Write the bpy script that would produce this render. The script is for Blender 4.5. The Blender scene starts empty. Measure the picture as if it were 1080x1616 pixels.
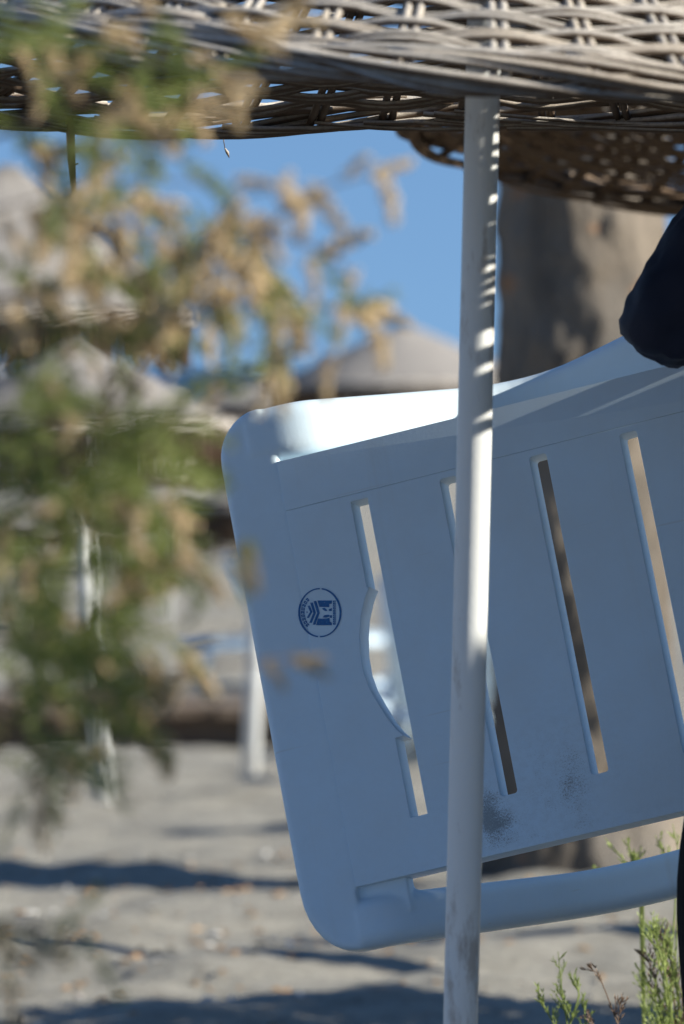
import bpy, bmesh, math, random
import numpy as np
from mathutils import Vector, Matrix

random.seed(7)
RNG = np.random.default_rng(7)
R = math.radians
C = bpy.context.scene.collection
SC = bpy.context.scene

# ------------------------------------------------------------------ camera, sky, sun, exposure
H = 1.30                                   # eye height above the sand
cam_data = bpy.data.cameras.new('camera')
cam = bpy.data.objects.new('camera', cam_data)
C.objects.link(cam)
cam_data.sensor_fit = 'VERTICAL'
cam_data.sensor_height = 36.0
cam_data.sensor_width = 24.0
cam_data.lens = 200.0
cam_data.clip_start = 0.05
cam_data.clip_end = 20000
PITCH = -math.atan(228 / (1616 / .18))
cam.location = (0, 0, H)
cam.rotation_euler = (math.pi / 2 + PITCH, 0, 0)
cam_data.dof.use_dof = True
cam_data.dof.focus_distance = 7.12
cam_data.dof.aperture_fstop = 6.3
SC.camera = cam

SUN_EL, SUN_AZ = R(24.5), R(102.5)              # azimuth clockwise from +Y (view direction)
world = bpy.data.worlds.new('World')
SC.world = world
world.use_nodes = True
wn = world.node_tree
wn.nodes.clear()
wo = wn.nodes.new('ShaderNodeOutputWorld')
bg = wn.nodes.new('ShaderNodeBackground')
sky = wn.nodes.new('ShaderNodeTexSky')
sky.sky_type = 'NISHITA'
sky.sun_disc = False
sky.sun_elevation = SUN_EL
sky.sun_rotation = SUN_AZ
sky.altitude = 0
sky.air_density = 1.0
sky.dust_density = 0.0
sky.ozone_density = 3.0
tint = wn.nodes.new('ShaderNodeMix')
tint.data_type = 'RGBA'; tint.blend_type = 'MULTIPLY'
tint.inputs[0].default_value = 1.0
tint.inputs[7].default_value = (0.87, 0.99, 1.11, 1)
# very clear air: the pale band of the sky model at the horizon is pushed below it, all round
wtc = wn.nodes.new('ShaderNodeTexCoord'); wadd = wn.nodes.new('ShaderNodeVectorMath'); wadd.operation = 'ADD'
wadd.inputs[1].default_value = (0, 0, .19)
wnm = wn.nodes.new('ShaderNodeVectorMath'); wnm.operation = 'NORMALIZE'
wn.links.new(wtc.outputs['Generated'], wadd.inputs[0]); wn.links.new(wadd.outputs[0], wnm.inputs[0]); wn.links.new(wnm.outputs[0], sky.inputs[0])
wn.links.new(sky.outputs[0], tint.inputs[6])
wn.links.new(tint.outputs[2], bg.inputs[0])
bg.inputs[1].default_value = 0.072
wn.links.new(bg.outputs[0], wo.inputs[0])

SUNV = Vector((math.sin(SUN_AZ) * math.cos(SUN_EL), math.cos(SUN_AZ) * math.cos(SUN_EL), math.sin(SUN_EL)))
sl = bpy.data.lights.new('sun', 'SUN')
sl.energy = 4.7
sl.angle = R(0.5)
sl.color = (1.0, 0.95, 0.84)
so = bpy.data.objects.new('sun', sl)
C.objects.link(so)
so.rotation_euler = SUNV.to_track_quat('Z', 'Y').to_euler()
SC.view_settings.view_transform = 'Standard'
SC.view_settings.look = 'None'
SC.view_settings.exposure = 0.85
SC.view_settings.gamma = 1.0
SC.view_settings.use_curve_mapping = False

# ------------------------------------------------------------------ picture geometry helpers
FPX = 1616 / .18
def P(px, py, Y):
    """point at depth Y (world y) seen at photo pixel px, py"""
    x = (px - 540) / FPX; z = -(py - 808) / FPX
    c, s = math.cos(PITCH), math.sin(PITCH)
    r = Vector((x, c - s * z, s + c * z))
    return Vector((0, 0, H)) + r * (Y / r.y)

# ------------------------------------------------------------------ object helpers
def tag(o, label=None, cat=None, group=None, kind=None):
    if label: o['label'] = label
    if cat: o['category'] = cat
    if group: o['group'] = group
    if kind: o['kind'] = kind
    return o
def empty(name, loc=(0, 0, 0), rz=0):
    o = bpy.data.objects.new(name, None)
    o.empty_display_size = .1
    C.objects.link(o); o.location = loc; o.rotation_euler = (0, 0, rz)
    return o
def link(name, me, mat=None, parent=None, smooth=True):
    o = bpy.data.objects.new(name, me)
    C.objects.link(o)
    if mat is not None and len(me.materials) == 0: me.materials.append(mat)
    if parent is not None: o.parent = parent
    if smooth and len(me.polygons):
        me.polygons.foreach_set('use_smooth', [True] * len(me.polygons))
    return o
def mesh_from(name, V, Fc):
    me = bpy.data.meshes.new(name)
    me.from_pydata([tuple(v) for v in V], [], [tuple(f) for f in Fc])
    me.update()
    return me
class MB:
    def __init__(s): s.V = []; s.F = []
    def add(s, V, Fc):
        b = len(s.V); s.V.extend([tuple(v) for v in V]); s.F.extend([tuple(i + b for i in f) for f in Fc])
    def box(s, c, d, rot=None):
        V = []
        for x in (-.5, .5):
            for y in (-.5, .5):
                for z in (-.5, .5):
                    v = Vector((x * d[0], y * d[1], z * d[2]))
                    if rot is not None: v = rot @ v
                    V.append(v + Vector(c))
        s.add(V, [(0, 1, 3, 2), (4, 6, 7, 5), (0, 4, 5, 1), (2, 3, 7, 6), (0, 2, 6, 4), (1, 5, 7, 3)])
    def tube(s, pts, rad, n=6, cap=True):
        V, Fc = tube(pts, rad, n, cap); s.add(V, Fc)
    def build(s, name, mat=None, parent=None, smooth=True):
        return link(name, mesh_from(name, s.V, s.F), mat, parent, smooth)
def tube(pts, rad, n=6, cap=True):
    Pn = np.array([tuple(p) for p in pts], float); N = len(Pn)
    rad = np.full(N, rad, float) if np.isscalar(rad) else np.array(rad, float)
    T = np.gradient(Pn, axis=0); T /= np.linalg.norm(T, axis=1)[:, None] + 1e-12
    ref = np.array([0, 0, 1.0]) if abs(T[:, 2]).mean() < .8 else np.array([0, 1.0, 0])
    A = np.cross(T, ref); A /= np.linalg.norm(A, axis=1)[:, None] + 1e-12
    B = np.cross(A, T)
    a = np.linspace(0, 2 * math.pi, n, endpoint=False)
    V = (Pn[:, None, :] + rad[:, None, None] * (np.cos(a)[None, :, None] * A[:, None, :] + np.sin(a)[None, :, None] * B[:, None, :])).reshape(-1, 3)
    Fc = []
    for i in range(N - 1):
        for k in range(n):
            k2 = (k + 1) % n
            Fc.append((i * n + k, i * n + k2, (i + 1) * n + k2, (i + 1) * n + k))
    if cap:
        Fc.append(tuple(range(n))[::-1]); Fc.append(tuple((N - 1) * n + k for k in range(n)))
    return V.tolist(), Fc
def lathe(profile, n=24):
    V = []; Fc = []
    for r, z in profile:
        for k in range(n):
            a = 2 * math.pi * k / n; V.append((r * math.cos(a), r * math.sin(a), z))
    for i in range(len(profile) - 1):
        for k in range(n):
            k2 = (k + 1) % n
            Fc.append((i * n + k, i * n + k2, (i + 1) * n + k2, (i + 1) * n + k))
    return V, Fc
def copy_tree(o, parent=None):
    c = o.copy(); C.objects.link(c)
    if parent is not None: c.parent = parent
    for ch in list(o.children): copy_tree(ch, c)
    return c
def apply_mods(o):
    dg = bpy.context.evaluated_depsgraph_get()
    me = bpy.data.meshes.new_from_object(o.evaluated_get(dg))
    o.modifiers.clear(); o.data = me
    return o

# ------------------------------------------------------------------ materials
def mat(name):
    m = bpy.data.materials.new(name); m.use_nodes = True
    nt = m.node_tree; b = nt.nodes['Principled BSDF']
    return m, nt, b
def N(nt, t, **k):
    n = nt.nodes.new(t)
    for a, v in k.items(): setattr(n, a, v)
    return n
def ramp(nt, fac, stops):
    r = N(nt, 'ShaderNodeValToRGB'); e = r.color_ramp.elements
    while len(e) < len(stops): e.new(.5)
    for i, (p, c) in enumerate(stops):
        e[i].position = p; e[i].color = (*c, 1)
    nt.links.new(fac, r.inputs[0]); return r.outputs[0]
def noise(nt, scale, detail=4, vec=None, rough=.55, out='Fac'):
    n = N(nt, 'ShaderNodeTexNoise'); n.inputs['Scale'].default_value = scale
    n.inputs['Detail'].default_value = detail; n.inputs['Roughness'].default_value = rough
    if vec is not None: nt.links.new(vec, n.inputs['Vector'])
    return n.outputs[out]
def bump(nt, b, h, strength, dist=.01):
    bp = N(nt, 'ShaderNodeBump'); bp.inputs['Strength'].default_value = strength; bp.inputs['Distance'].default_value = dist
    nt.links.new(h, bp.inputs['Height']); nt.links.new(bp.outputs[0], b.inputs['Normal'])
def tc(nt, out='Object'): return N(nt, 'ShaderNodeTexCoord').outputs[out]
def mapping(nt, vec, scale):
    m = N(nt, 'ShaderNodeMapping'); m.inputs['Scale'].default_value = scale
    nt.links.new(vec, m.inputs['Vector']); return m.outputs[0]
def mixc(nt, fac, a, b, mode='MIX'):
    m = N(nt, 'ShaderNodeMix', data_type='RGBA', blend_type=mode)
    for s, v in ((0, fac), (6, a), (7, b)):
        if isinstance(v, (int, float)): m.inputs[s].default_value = v
        elif isinstance(v, tuple): m.inputs[s].default_value = (*v, 1)
        else: nt.links.new(v, m.inputs[s])
    return m.outputs[2]
def mth(nt, op, a, b=None, clamp=False):
    m = N(nt, 'ShaderNodeMath', operation=op, use_clamp=clamp)
    for i, v in enumerate((a, b)):
        if v is None: continue
        if isinstance(v, (int, float)): m.inputs[i].default_value = v
        else: nt.links.new(v, m.inputs[i])
    return m.outputs[0]

# sand
M_sand, nt, b = mat('sand')
v = tc(nt)
c1 = ramp(nt, noise(nt, 1.3, 6, v), [(.3, (.30, .28, .235)), (.7, (.41, .385, .325))])
c2 = mixc(nt, .55, c1, ramp(nt, noise(nt, 9, 5, v, .7), [(.35, (.22, .205, .17)), (.65, (.45, .42, .355))]))
c3 = mixc(nt, ramp(nt, noise(nt, 14, 4, v, .8), [(.56, (0, 0, 0)), (.70, (.8, .8, .8))]), c2, (.17, .15, .12))
c3 = mixc(nt, ramp(nt, noise(nt, 60, 2, v, .7), [(.62, (0, 0, 0)), (.72, (1, 1, 1))]), c3, (.14, .115, .09))
nt.links.new(c3, b.inputs['Base Color']); b.inputs['Roughness'].default_value = .95
bump(nt, b, noise(nt, 35, 6, v, .75), .8, .02)
# sea
M_sea, nt, b = mat('sea')
v = tc(nt); sx = N(nt, 'ShaderNodeSeparateXYZ'); nt.links.new(v, sx.inputs[0])
dd = mth(nt, 'DIVIDE', sx.outputs[1], 600.0, True)
nt.links.new(ramp(nt, dd, [(.35, (.02, .20, .22)), (.55, (.01, .10, .15)), (1.0, (.006, .04, .10))]), b.inputs['Base Color'])
b.inputs['Roughness'].default_value = .35; b.inputs['Specular IOR Level'].default_value = .3
bump(nt, b, noise(nt, .8, 6, mapping(nt, v, (.4, 1, 1)), .6), 1.0, .3)
# white plastic of the held lounger (object space = metres on the panel)
def plastic(name, dirt=False):
    m, nt, b = mat(name)
    v = tc(nt)
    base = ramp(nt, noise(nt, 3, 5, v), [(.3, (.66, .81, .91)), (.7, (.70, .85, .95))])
    if dirt:
        # fine specks all over, dense black sooty specks in three smudges near the lower edge
        sp = noise(nt, 430, 5, v, .95)
        tot = None
        for (cx, cy, rx, ry, amp) in ((.172, .308, .022, .034, .15), (.160, .290, .016, .050, .07), (.190, .325, .03, .02, .07), (.283, .300, .020, .050, .07), (.265, .310, .040, .025, .05), (.23, .28, .12, .06, .085), (.29, .22, .07, .07, .05), (.0, .1, .5, .5, .026), (.30, .345, .30, .012, .07), (.45, .30, .10, .05, .05)):
            mp = N(nt, 'ShaderNodeMapping'); mp.vector_type = 'POINT'
            mp.inputs['Location'].default_value = (-cx / rx, -cy / ry, 0)
            mp.inputs['Scale'].default_value = (1 / rx, 1 / ry, 0)
            nt.links.new(v, mp.inputs['Vector'])
            ln = N(nt, 'ShaderNodeVectorMath', operation='LENGTH'); nt.links.new(mp.outputs[0], ln.inputs[0])
            f = mth(nt, 'MULTIPLY', mth(nt, 'SUBTRACT', 1.4, ln.outputs['Value'], True), amp)
            tot = f if tot is None else mth(nt, 'ADD', tot, f)
        patch = mth(nt, 'MULTIPLY', tot, mth(nt, 'ADD', noise(nt, 40, 3, v), .5))
        thr = mth(nt, 'SUBTRACT', .72, patch)
        mask = mth(nt, 'MULTIPLY', mth(nt, 'SUBTRACT', sp, thr), 18.0, True)
        soot = mth(nt, 'MULTIPLY', mth(nt, 'MULTIPLY', tot, 1.6, True), ramp(nt, noise(nt, 90, 4, v, .8), [(.42, (0, 0, 0)), (.7, (1, 1, 1))]))
        base = mixc(nt, mth(nt, 'MULTIPLY', soot, .8), base, (.30, .30, .28))
        base = mixc(nt, mth(nt, 'MULTIPLY', mask, .72), base, (.09, .09, .08))
        # scratches and rubbed streaks
        st = noise(nt, 14, 4, mapping(nt, v, (1, .06, 1)), .7)
        base = mixc(nt, ramp(nt, st, [(.60, (0, 0, 0)), (.78, (.35, .35, .35))]), base, (.58, .60, .57))
        sc2 = noise(nt, 60, 2, mapping(nt, v, (.05, 1.6, 1)), .5)
        base = mixc(nt, ramp(nt, sc2, [(.70, (0, 0, 0)), (.76, (.5, .5, .5))]), base, (.58, .62, .62))
        base = mixc(nt, ramp(nt, noise(nt, 5, 4, v, .6), [(.35, (0, 0, 0)), (.75, (.5, .5, .5))]), base, (.64, .69, .69))
    nt.links.new(base, b.inputs['Base Color'])
    b.inputs['Roughness'].default_value = .42
    b.inputs['Specular IOR Level'].default_value = .35
    bump(nt, b, noise(nt, 260, 3, v), .05, .002)
    return m
M_plastic = plastic('worn_white_plastic', True)
M_plastic2 = plastic('white_plastic')
M_ink, nt, b = mat('blue_ink')
v = tc(nt)
ink = ramp(nt, noise(nt, 200, 3, v), [(.3, (.006, .09, .28)), (.75, (.02, .17, .42))])
wear = ramp(nt, noise(nt, 260, 6, v, .9), [(.54, (0, 0, 0)), (.68, (.6, .6, .6))])
nt.links.new(mixc(nt, wear, ink, (.45, .52, .60)), b.inputs['Base Color'])
b.inputs['Roughness'].default_value = .5
# painted steel pole
M_pole, nt, b = mat('painted_steel')
v = tc(nt)
pc = mixc(nt, ramp(nt, noise(nt, 30, 5, mapping(nt, v, (1, 1, .3)), .7), [(.53, (0, 0, 0)), (.66, (.75, .75, .75))]), (.70, .71, .69), (.36, .31, .26))
nt.links.new(pc, b.inputs['Base Color']); b.inputs['Roughness'].default_value = .38
bump(nt, b, noise(nt, 90, 3, v), .15, .002)
# wicker rods
def wicker(name, lo, hi, grey, brown=(.11, .068, .040)):
    m, nt, b = mat(name)
    oi = N(nt, 'ShaderNodeObjectInfo')
    v = tc(nt)
    nz = noise(nt, 9, 5, v, .7)
    c = ramp(nt, nz, [(.28, lo), (.72, hi)])
    c = mixc(nt, ramp(nt, oi.outputs['Random'], [(0, (0, 0, 0)), (1, (.75, .75, .75))]), c, grey)
    c = mixc(nt, ramp(nt, noise(nt, 120, 3, v, .8), [(.5, (0, 0, 0)), (.7, (.5, .5, .5))]), c, tuple(x * .55 for x in lo))
    # rods bleached on top, brown below; the brown also paints in the underside's shade
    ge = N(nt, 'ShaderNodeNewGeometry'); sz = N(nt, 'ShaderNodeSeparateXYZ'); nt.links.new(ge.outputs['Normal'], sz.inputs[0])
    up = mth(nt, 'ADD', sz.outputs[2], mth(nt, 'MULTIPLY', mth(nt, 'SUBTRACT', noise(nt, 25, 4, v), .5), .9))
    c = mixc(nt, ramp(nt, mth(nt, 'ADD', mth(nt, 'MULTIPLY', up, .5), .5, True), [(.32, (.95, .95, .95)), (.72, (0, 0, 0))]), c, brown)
    nt.links.new(c, b.inputs['Base Color']); b.inputs['Roughness'].default_value = .85
    b.inputs['Specular IOR Level'].default_value = .25
    bump(nt, b, noise(nt, 160, 5, mapping(nt, v, (1, 1, 1.6)), .85), .9, .004)
    return m
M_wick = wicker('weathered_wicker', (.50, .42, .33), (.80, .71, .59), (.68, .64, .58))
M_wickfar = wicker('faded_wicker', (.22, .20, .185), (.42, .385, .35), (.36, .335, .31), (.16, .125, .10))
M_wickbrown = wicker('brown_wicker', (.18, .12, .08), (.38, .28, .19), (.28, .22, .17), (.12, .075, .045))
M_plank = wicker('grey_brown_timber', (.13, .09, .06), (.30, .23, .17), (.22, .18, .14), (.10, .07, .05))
M_rim_shade = wicker('dark_rim_shade', (.05, .04, .03), (.12, .09, .065), (.08, .07, .06))  # dark colour for the shade below the far rims
# palm bark
M_bark, nt, b = mat('palm_bark')
v = tc(nt)
c = ramp(nt, noise(nt, 5, 6, mapping(nt, v, (1, 1, .35)), .65), [(.3, (.075, .06, .045)), (.7, (.29, .24, .185))])
c = mixc(nt, ramp(nt, noise(nt, 2.2, 3, v), [(.5, (0, 0, 0)), (.68, (.6, .6, .6))]), c, (.17, .165, .155))
c = mixc(nt, ramp(nt, noise(nt, 7, 2, v), [(.68, (0, 0, 0)), (.74, (.7, .7, .7))]), c, (.40, .20, .09))
nt.links.new(c, b.inputs['Base Color']); b.inputs['Roughness'].default_value = .95
bump(nt, b, noise(nt, 26, 6, mapping(nt, v, (1, 1, .5)), .75), .8, .03)
def leafmat(name, lo, hi, trans=.35):
    m, nt, b = mat(name)
    oi = N(nt, 'ShaderNodeObjectInfo')
    f = mth(nt, 'ADD', mth(nt, 'MULTIPLY', noise(nt, 30, 3, tc(nt)), .6), mth(nt, 'MULTIPLY', oi.outputs['Random'], .4))
    c = ramp(nt, f, [(.25, lo), (.75, hi)])
    nt.links.new(c, b.inputs['Base Color']); b.inputs['Roughness'].default_value = .6
    tr = N(nt, 'ShaderNodeBsdfTranslucent'); nt.links.new(c, tr.inputs[0])
    mx = N(nt, 'ShaderNodeMixShader'); mx.inputs[0].default_value = trans
    nt.links.new(b.outputs[0], mx.inputs[1]); nt.links.new(tr.outputs[0], mx.inputs[2])
    nt.links.new(mx.outputs[0], nt.nodes['Material Output'].inputs[0])
    return m
M_green = leafmat('tamarisk_green', (.18, .23, .05), (.38, .42, .15))
M_tan = leafmat('dry_flower_tan', (.56, .43, .24), (.88, .75, .52), .45)
M_twig = leafmat('tamarisk_twig', (.11, .07, .05), (.20, .13, .08), .0)
M_sprig = leafmat('fresh_sprig', (.20, .26, .06), (.42, .50, .16))
M_frond = leafmat('palm_frond', (.05, .08, .03), (.11, .14, .05))
def cloth(name, lo, hi, rough=.85):
    m, nt, b = mat(name); v = tc(nt)
    nt.links.new(ramp(nt, noise(nt, 8, 4, v), [(.3, lo), (.7, hi)]), b.inputs['Base Color'])
    b.inputs['Roughness'].default_value = rough; b.inputs['Specular IOR Level'].default_value = .12
    w = N(nt, 'ShaderNodeTexWave'); w.inputs['Scale'].default_value = 180; nt.links.new(v, w.inputs['Vector'])
    bump(nt, b, mth(nt, 'ADD', w.outputs['Fac'], mth(nt, 'MULTIPLY', noise(nt, 14, 4, v), 3)), .25, .004)
    return m
M_jacket = cloth('navy_cloth', (.010, .013, .028), (.018, .024, .046), .6)
M_trouser = cloth('black_cloth', (.006, .006, .007), (.010, .010, .011))
M_shoe = cloth('shoe_leather', (.02, .018, .016), (.035, .03, .028), .5)
M_hair = cloth('dark_hair', (.012, .009, .007), (.03, .022, .016), .5)
M_skin, nt, b = mat('skin')
nt.links.new(ramp(nt, noise(nt, 12, 4, tc(nt)), [(.3, (.36, .20, .13)), (.7, (.46, .27, .18))]), b.inputs['Base Color'])
b.inputs['Roughness'].default_value = .5; b.inputs['Subsurface Weight'].default_value = .08
M_eye, nt, b = mat('eye'); b.inputs['Base Color'].default_value = (.7, .7, .68, 1)
nt.links.new(ramp(nt, noise(nt, 3, 1, tc(nt)), [(.2, (.65, .64, .6)), (.8, (.75, .74, .72))]), b.inputs['Base Color'])
M_litter = leafmat('dry_litter', (.32, .17, .07), (.55, .36, .18), .2)
M_shell, nt, b = mat('pale_shell')
nt.links.new(ramp(nt, noise(nt, 30, 3, tc(nt)), [(.3, (.5, .47, .42)), (.7, (.72, .7, .66))]), b.inputs['Base Color'])

# ------------------------------------------------------------------ sand, sea
def gz(x, y):
    """sand height: level by the parasols, falling to the lower beach, then to the water"""
    y = np.asarray(y, float); x = np.asarray(x, float)
    z = np.interp(y, [-60, 12, 20, 34, 60, 120, 200, 216, 320, 20000], [0, 0, -.28, -.85, -.82, -.68, -.62, -1.0, -4, -60])
    w = np.clip((70 - y) / 30, 0, 1) * np.clip((y + 8) / 5, 0, 1)
    r = 1.35 * (.022 * np.sin(1.9 * x + 1.3 * np.sin(.8 * y) + .4) * np.sin(3.4 * y + .7 * np.sin(1.1 * x))
         + .016 * np.sin(4.7 * y + 2.3 * np.sin(.9 * x + 1)) * np.cos(2.6 * x + .9 * y)
         + .014 * np.sin(7.3 * x + 3.1 * y) * np.sin(9.1 * y - 2.2 * x + 1.5 * np.sin(2 * x))
         + .010 * np.sin(15 * x + 4 * np.sin(3 * y)) * np.sin(17 * y + 3 * np.sin(4 * x)))
    return z + r * w
def G(x, y): return float(gz(x, y))
xs = np.concatenate([-np.geomspace(9000, 5.1, 34), np.arange(-5, 5.01, .07), np.geomspace(5.1, 9000, 34)])
ys = np.concatenate([[-200, -60, -30, -15, -8, -5, -3, -1, 1, 3, 5, 7, 9], np.arange(10, 22, .05), np.arange(22, 34, .12), np.geomspace(34.2, 330, 90), [600, 1000, 3000, 9000, 16000]])
X, Yg = np.meshgrid(xs, ys); Z = gz(X, Yg)
V = np.stack([X, Yg, Z], -1).reshape(-1, 3)
nx = len(xs); idx = np.arange(len(V)).reshape(len(ys), nx)
Fq = np.stack([idx[:-1, :-1], idx[:-1, 1:], idx[1:, 1:], idx[1:, :-1]], -1).reshape(-1, 4)
me = bpy.data.meshes.new('sand'); me.vertices.add(len(V)); me.vertices.foreach_set('co', V.ravel())
me.loops.add(Fq.size); me.loops.foreach_set('vertex_index', Fq.ravel().astype(np.int32))
me.polygons.add(len(Fq)); me.polygons.foreach_set('loop_start', np.arange(0, Fq.size, 4, dtype=np.int32))
me.update(calc_edges=True); me.validate()
tag(link('sand', me, M_sand), 'grey beige beach sand with soft ridges falling away to the sea', None, None, 'structure')
SEAZ = -0.86
me = mesh_from('sea', [(-15000, 202, SEAZ), (15000, 202, SEAZ), (15000, 18000, SEAZ), (-15000, 18000, SEAZ)], [(0, 1, 2, 3)])
tag(link('sea', me, M_sea), 'blue sea with a turquoise band along the beach', None, None, 'structure')

# ------------------------------------------------------------------ woven parasol (full weave)
def woven_canopy(root, Rr, slope, warp, seed, nst=48, dk=.0196, wmat=None, thick=1.0):
    """stakes, woven rods and braided rim, each rod an object; origin = centre of the rim plane"""
    rg = random.Random(seed); wmat = wmat or M_wick
    cs, sn = math.cos(slope), math.sin(slope)
    def surf(th, s, off):
        r = Rr - s * cs + off * sn
        z = s * sn + off * cs - .10 * (s ** 2) * .3
        return (r * math.cos(th), r * math.sin(th), z + warp(r * math.cos(th), r * math.sin(th)))
    S = Rr / cs
    nst_at = lambda s: nst if s < S * .5 else (nst // 2 if s < S * .78 else nst // 4)
    parts = []
    # stakes: two rods side by side, each pair one object
    for i in range(nst):
        th0 = 2 * math.pi * i / nst + rg.uniform(-.006, .006)
        s_end = S * .52 if i % 2 else (S * .80 if i % 4 else S * .99)
        m = MB()
        for d in (-.0062, .0062):
            pts = []; 
            for s in np.linspace(-.012, s_end, 22):
                r = max(.03, Rr - s * cs)
                pts.append(surf(th0 + d / r, s, rg.uniform(-.0007, .0007)))
            m.tube(pts, [.0052 - .0012 * k / 21 for k in range(22)], 5)
        m.build('stake', wmat, root)
    # weavers
    k = 0; s = .022
    while s < S * .965:
        n_ = nst_at(s); r0 = Rr - s * cs
        narc = 3 if s < S * .6 else (2 if s < S * .8 else 1)
        start = rg.uniform(0, 6.28)
        for a in range(narc):
            th_a = start + a * 2 * math.pi / narc; span = 2 * math.pi / narc + (.10 if narc > 1 else -.02)
            npt = max(12, int(span / (2 * math.pi) * n_ * 4))
            rr = thick * rg.uniform(.0042, .0057); amp = .0062 + rg.uniform(-.001, .001); dbl = rg.random() < .93
            if Rr - s * cs < .25: amp *= .6
            ph = rg.uniform(0, 6.28); wob = rg.uniform(.001, .0035); q = rg.randint(5, 11)
            pts, rad = [], []
            for j in range(npt):
                u = j / (npt - 1); th = th_a + span * u
                off = amp * math.cos(n_ / 2 * th + k * math.pi)
                off = math.copysign(abs(off / amp) ** .75, off) * amp if off else 0
                s2 = s + wob * math.sin(q * th + ph) + .0022 * math.sin(n_ / 4 * th + ph * 2)
                pts.append(surf(th, s2, off)); rad.append(rr * (1.15 - .45 * u))
            m = MB(); m.tube(pts, rad, 6)
            if dbl:
                pts = [surf(th_a + span * j / (npt - 1), s + .0098 * thick + wob * math.sin(q * (th_a + span * j / (npt - 1)) + ph + .6), amp * .95 * math.cos(n_ / 2 * (th_a + span * j / (npt - 1)) + k * math.pi)) for j in range(npt)]
                m.tube(pts, [x_ * .95 for x_ in rad][::-1], 6)
            m.build('woven_rod', wmat, root)
        k += 1; s += dk * rg.uniform(.86, 1.14) * (1 if s < S * .6 else 1.25)
    # braided rim
    nb = 80
    for i in range(nb):
        th_a = 2 * math.pi * i / nb + rg.uniform(-.03, .03); span = R(rg.uniform(46, 66)) * rg.choice((1, 1, .7)); npt = 26
        rr = rg.uniform(.0042, .0072); ph0 = R(rg.uniform(95, 135)); ph1 = ph0 - R(rg.uniform(230, 300))
        a_, b_ = rg.uniform(.006, .016), rg.uniform(.010, .026)
        pts, rad = [], []
        for j in range(npt):
            u = j / (npt - 1); ph = ph0 + (ph1 - ph0) * u; th = th_a + span * u
            r = Rr + .004 + a_ * math.cos(ph); z = .002 + b_ * math.sin(ph)
            x, y = r * math.cos(th), r * math.sin(th)
            pts.append((x, y, z + warp(x, y))); rad.append(rr * (1.1 - .55 * u))
        m = MB(); m.tube(pts, rad, 6); m.build('rim_rod', wmat, root)
    return S * sn

# near parasol
YP = 6.45
ptop = P(762, 150, YP); pbot = P(727, 1616, YP)
d_ = (ptop - pbot) / (ptop.z - pbot.z)
base = ptop + d_ * (0 - ptop.z)
par = empty('wicker_parasol', (base.x, base.y, 0))
tag(par, 'nearest woven wicker parasol on a white pole in front of the held lounger', 'parasol')
RIMZ = H + .298
def warp1(x, y):
    t = max(0., min(1., (.25 - y) / .9))
    l = max(0., -x + .15)
    return (.02 * y + t * (-.03 * x + .07 * l) - .004 * math.sin(3 * math.atan2(y, x)) + .006 * math.sin(6.5 * x + 1.0) + .02 * max(0, y) * 0
            - .05 * max(0., -x - .35) * (1 - t) * -1)
centre = ptop + d_ * (RIMZ - ptop.z)
can = empty('canopy', (centre.x - base.x, 0, RIMZ)); can.parent = par
RC = .745
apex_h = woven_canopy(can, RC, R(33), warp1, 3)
m = MB()
bt = Vector((base.x, base.y, 0))
top = centre + d_ * (apex_h - .02) - bt
lo = d_ * (-.25)
npl = 14
pts = [lo.lerp(top, k / npl) for k in range(npl + 1)]
m.tube(pts, .0197, 28)
pole = m.build('pole', M_pole, par)
m = MB(); Vv, Fc = lathe([(.001, apex_h + .10), (.012, apex_h + .10), (.022, apex_h + .08), (.03, apex_h + .03), (.08, apex_h - .01), (.10, apex_h - .05)], 20); m.add(Vv, Fc)
m.build('top_cap', M_wick, can)
# loose ends that hang under the rim
m = MB(); q0 = P(357, 214, 7.28); 
m.tube([P(357, 205, 7.28) - bt, P(353, 222, 7.28) - bt, P(356, 238, 7.28) - bt], [.0008, .0007, .0006], 5)
m.tube([P(355, 234, 7.28) - bt, P(359, 241, 7.28) - bt, P(362, 249, 7.28) - bt], [.0012, .0024, .0005], 5)
m.build('loose_rod_end', M_wick, par)
m = MB(); m.tube([P(105, 150, 7.0) - bt, P(111, 200, 7.0) - bt, P(113, 250, 7.0) - bt, P(117, 305, 7.0) - bt], [.004, .0055, .005, .003], 6)
m.tube([P(113, 262, 7.0) - bt, P(124, 258, 7.0) - bt], [.0015, .0008], 5)
m.build('hanging_twig', M_twig, par)

# second woven parasol, behind on the right 
c2 = Vector((1.069, 9.4, H + .386))
par2 = empty('wicker_parasol', (c2.x, c2.y, G(c2.x, c2.y)))
tag(par2, 'tilted brown wicker parasol seen from below in front of the palm trunk', 'parasol')
can2 = empty('canopy'); can2.parent = par2
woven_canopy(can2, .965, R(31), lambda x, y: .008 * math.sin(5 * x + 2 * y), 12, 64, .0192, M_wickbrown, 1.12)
can2.location = (0, 0, c2.z - G(c2.x, c2.y) + .0)
can2.rotation_euler = (-.127, .042, R(140))
can2.rotation_mode = 'ZYX'
m = MB(); m.tube([(0, 0, -.25), (0, 0, .8), (.0, 0, c2.z + .55)], .02, 20)
m.build('pole', M_pole, par2)

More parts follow.
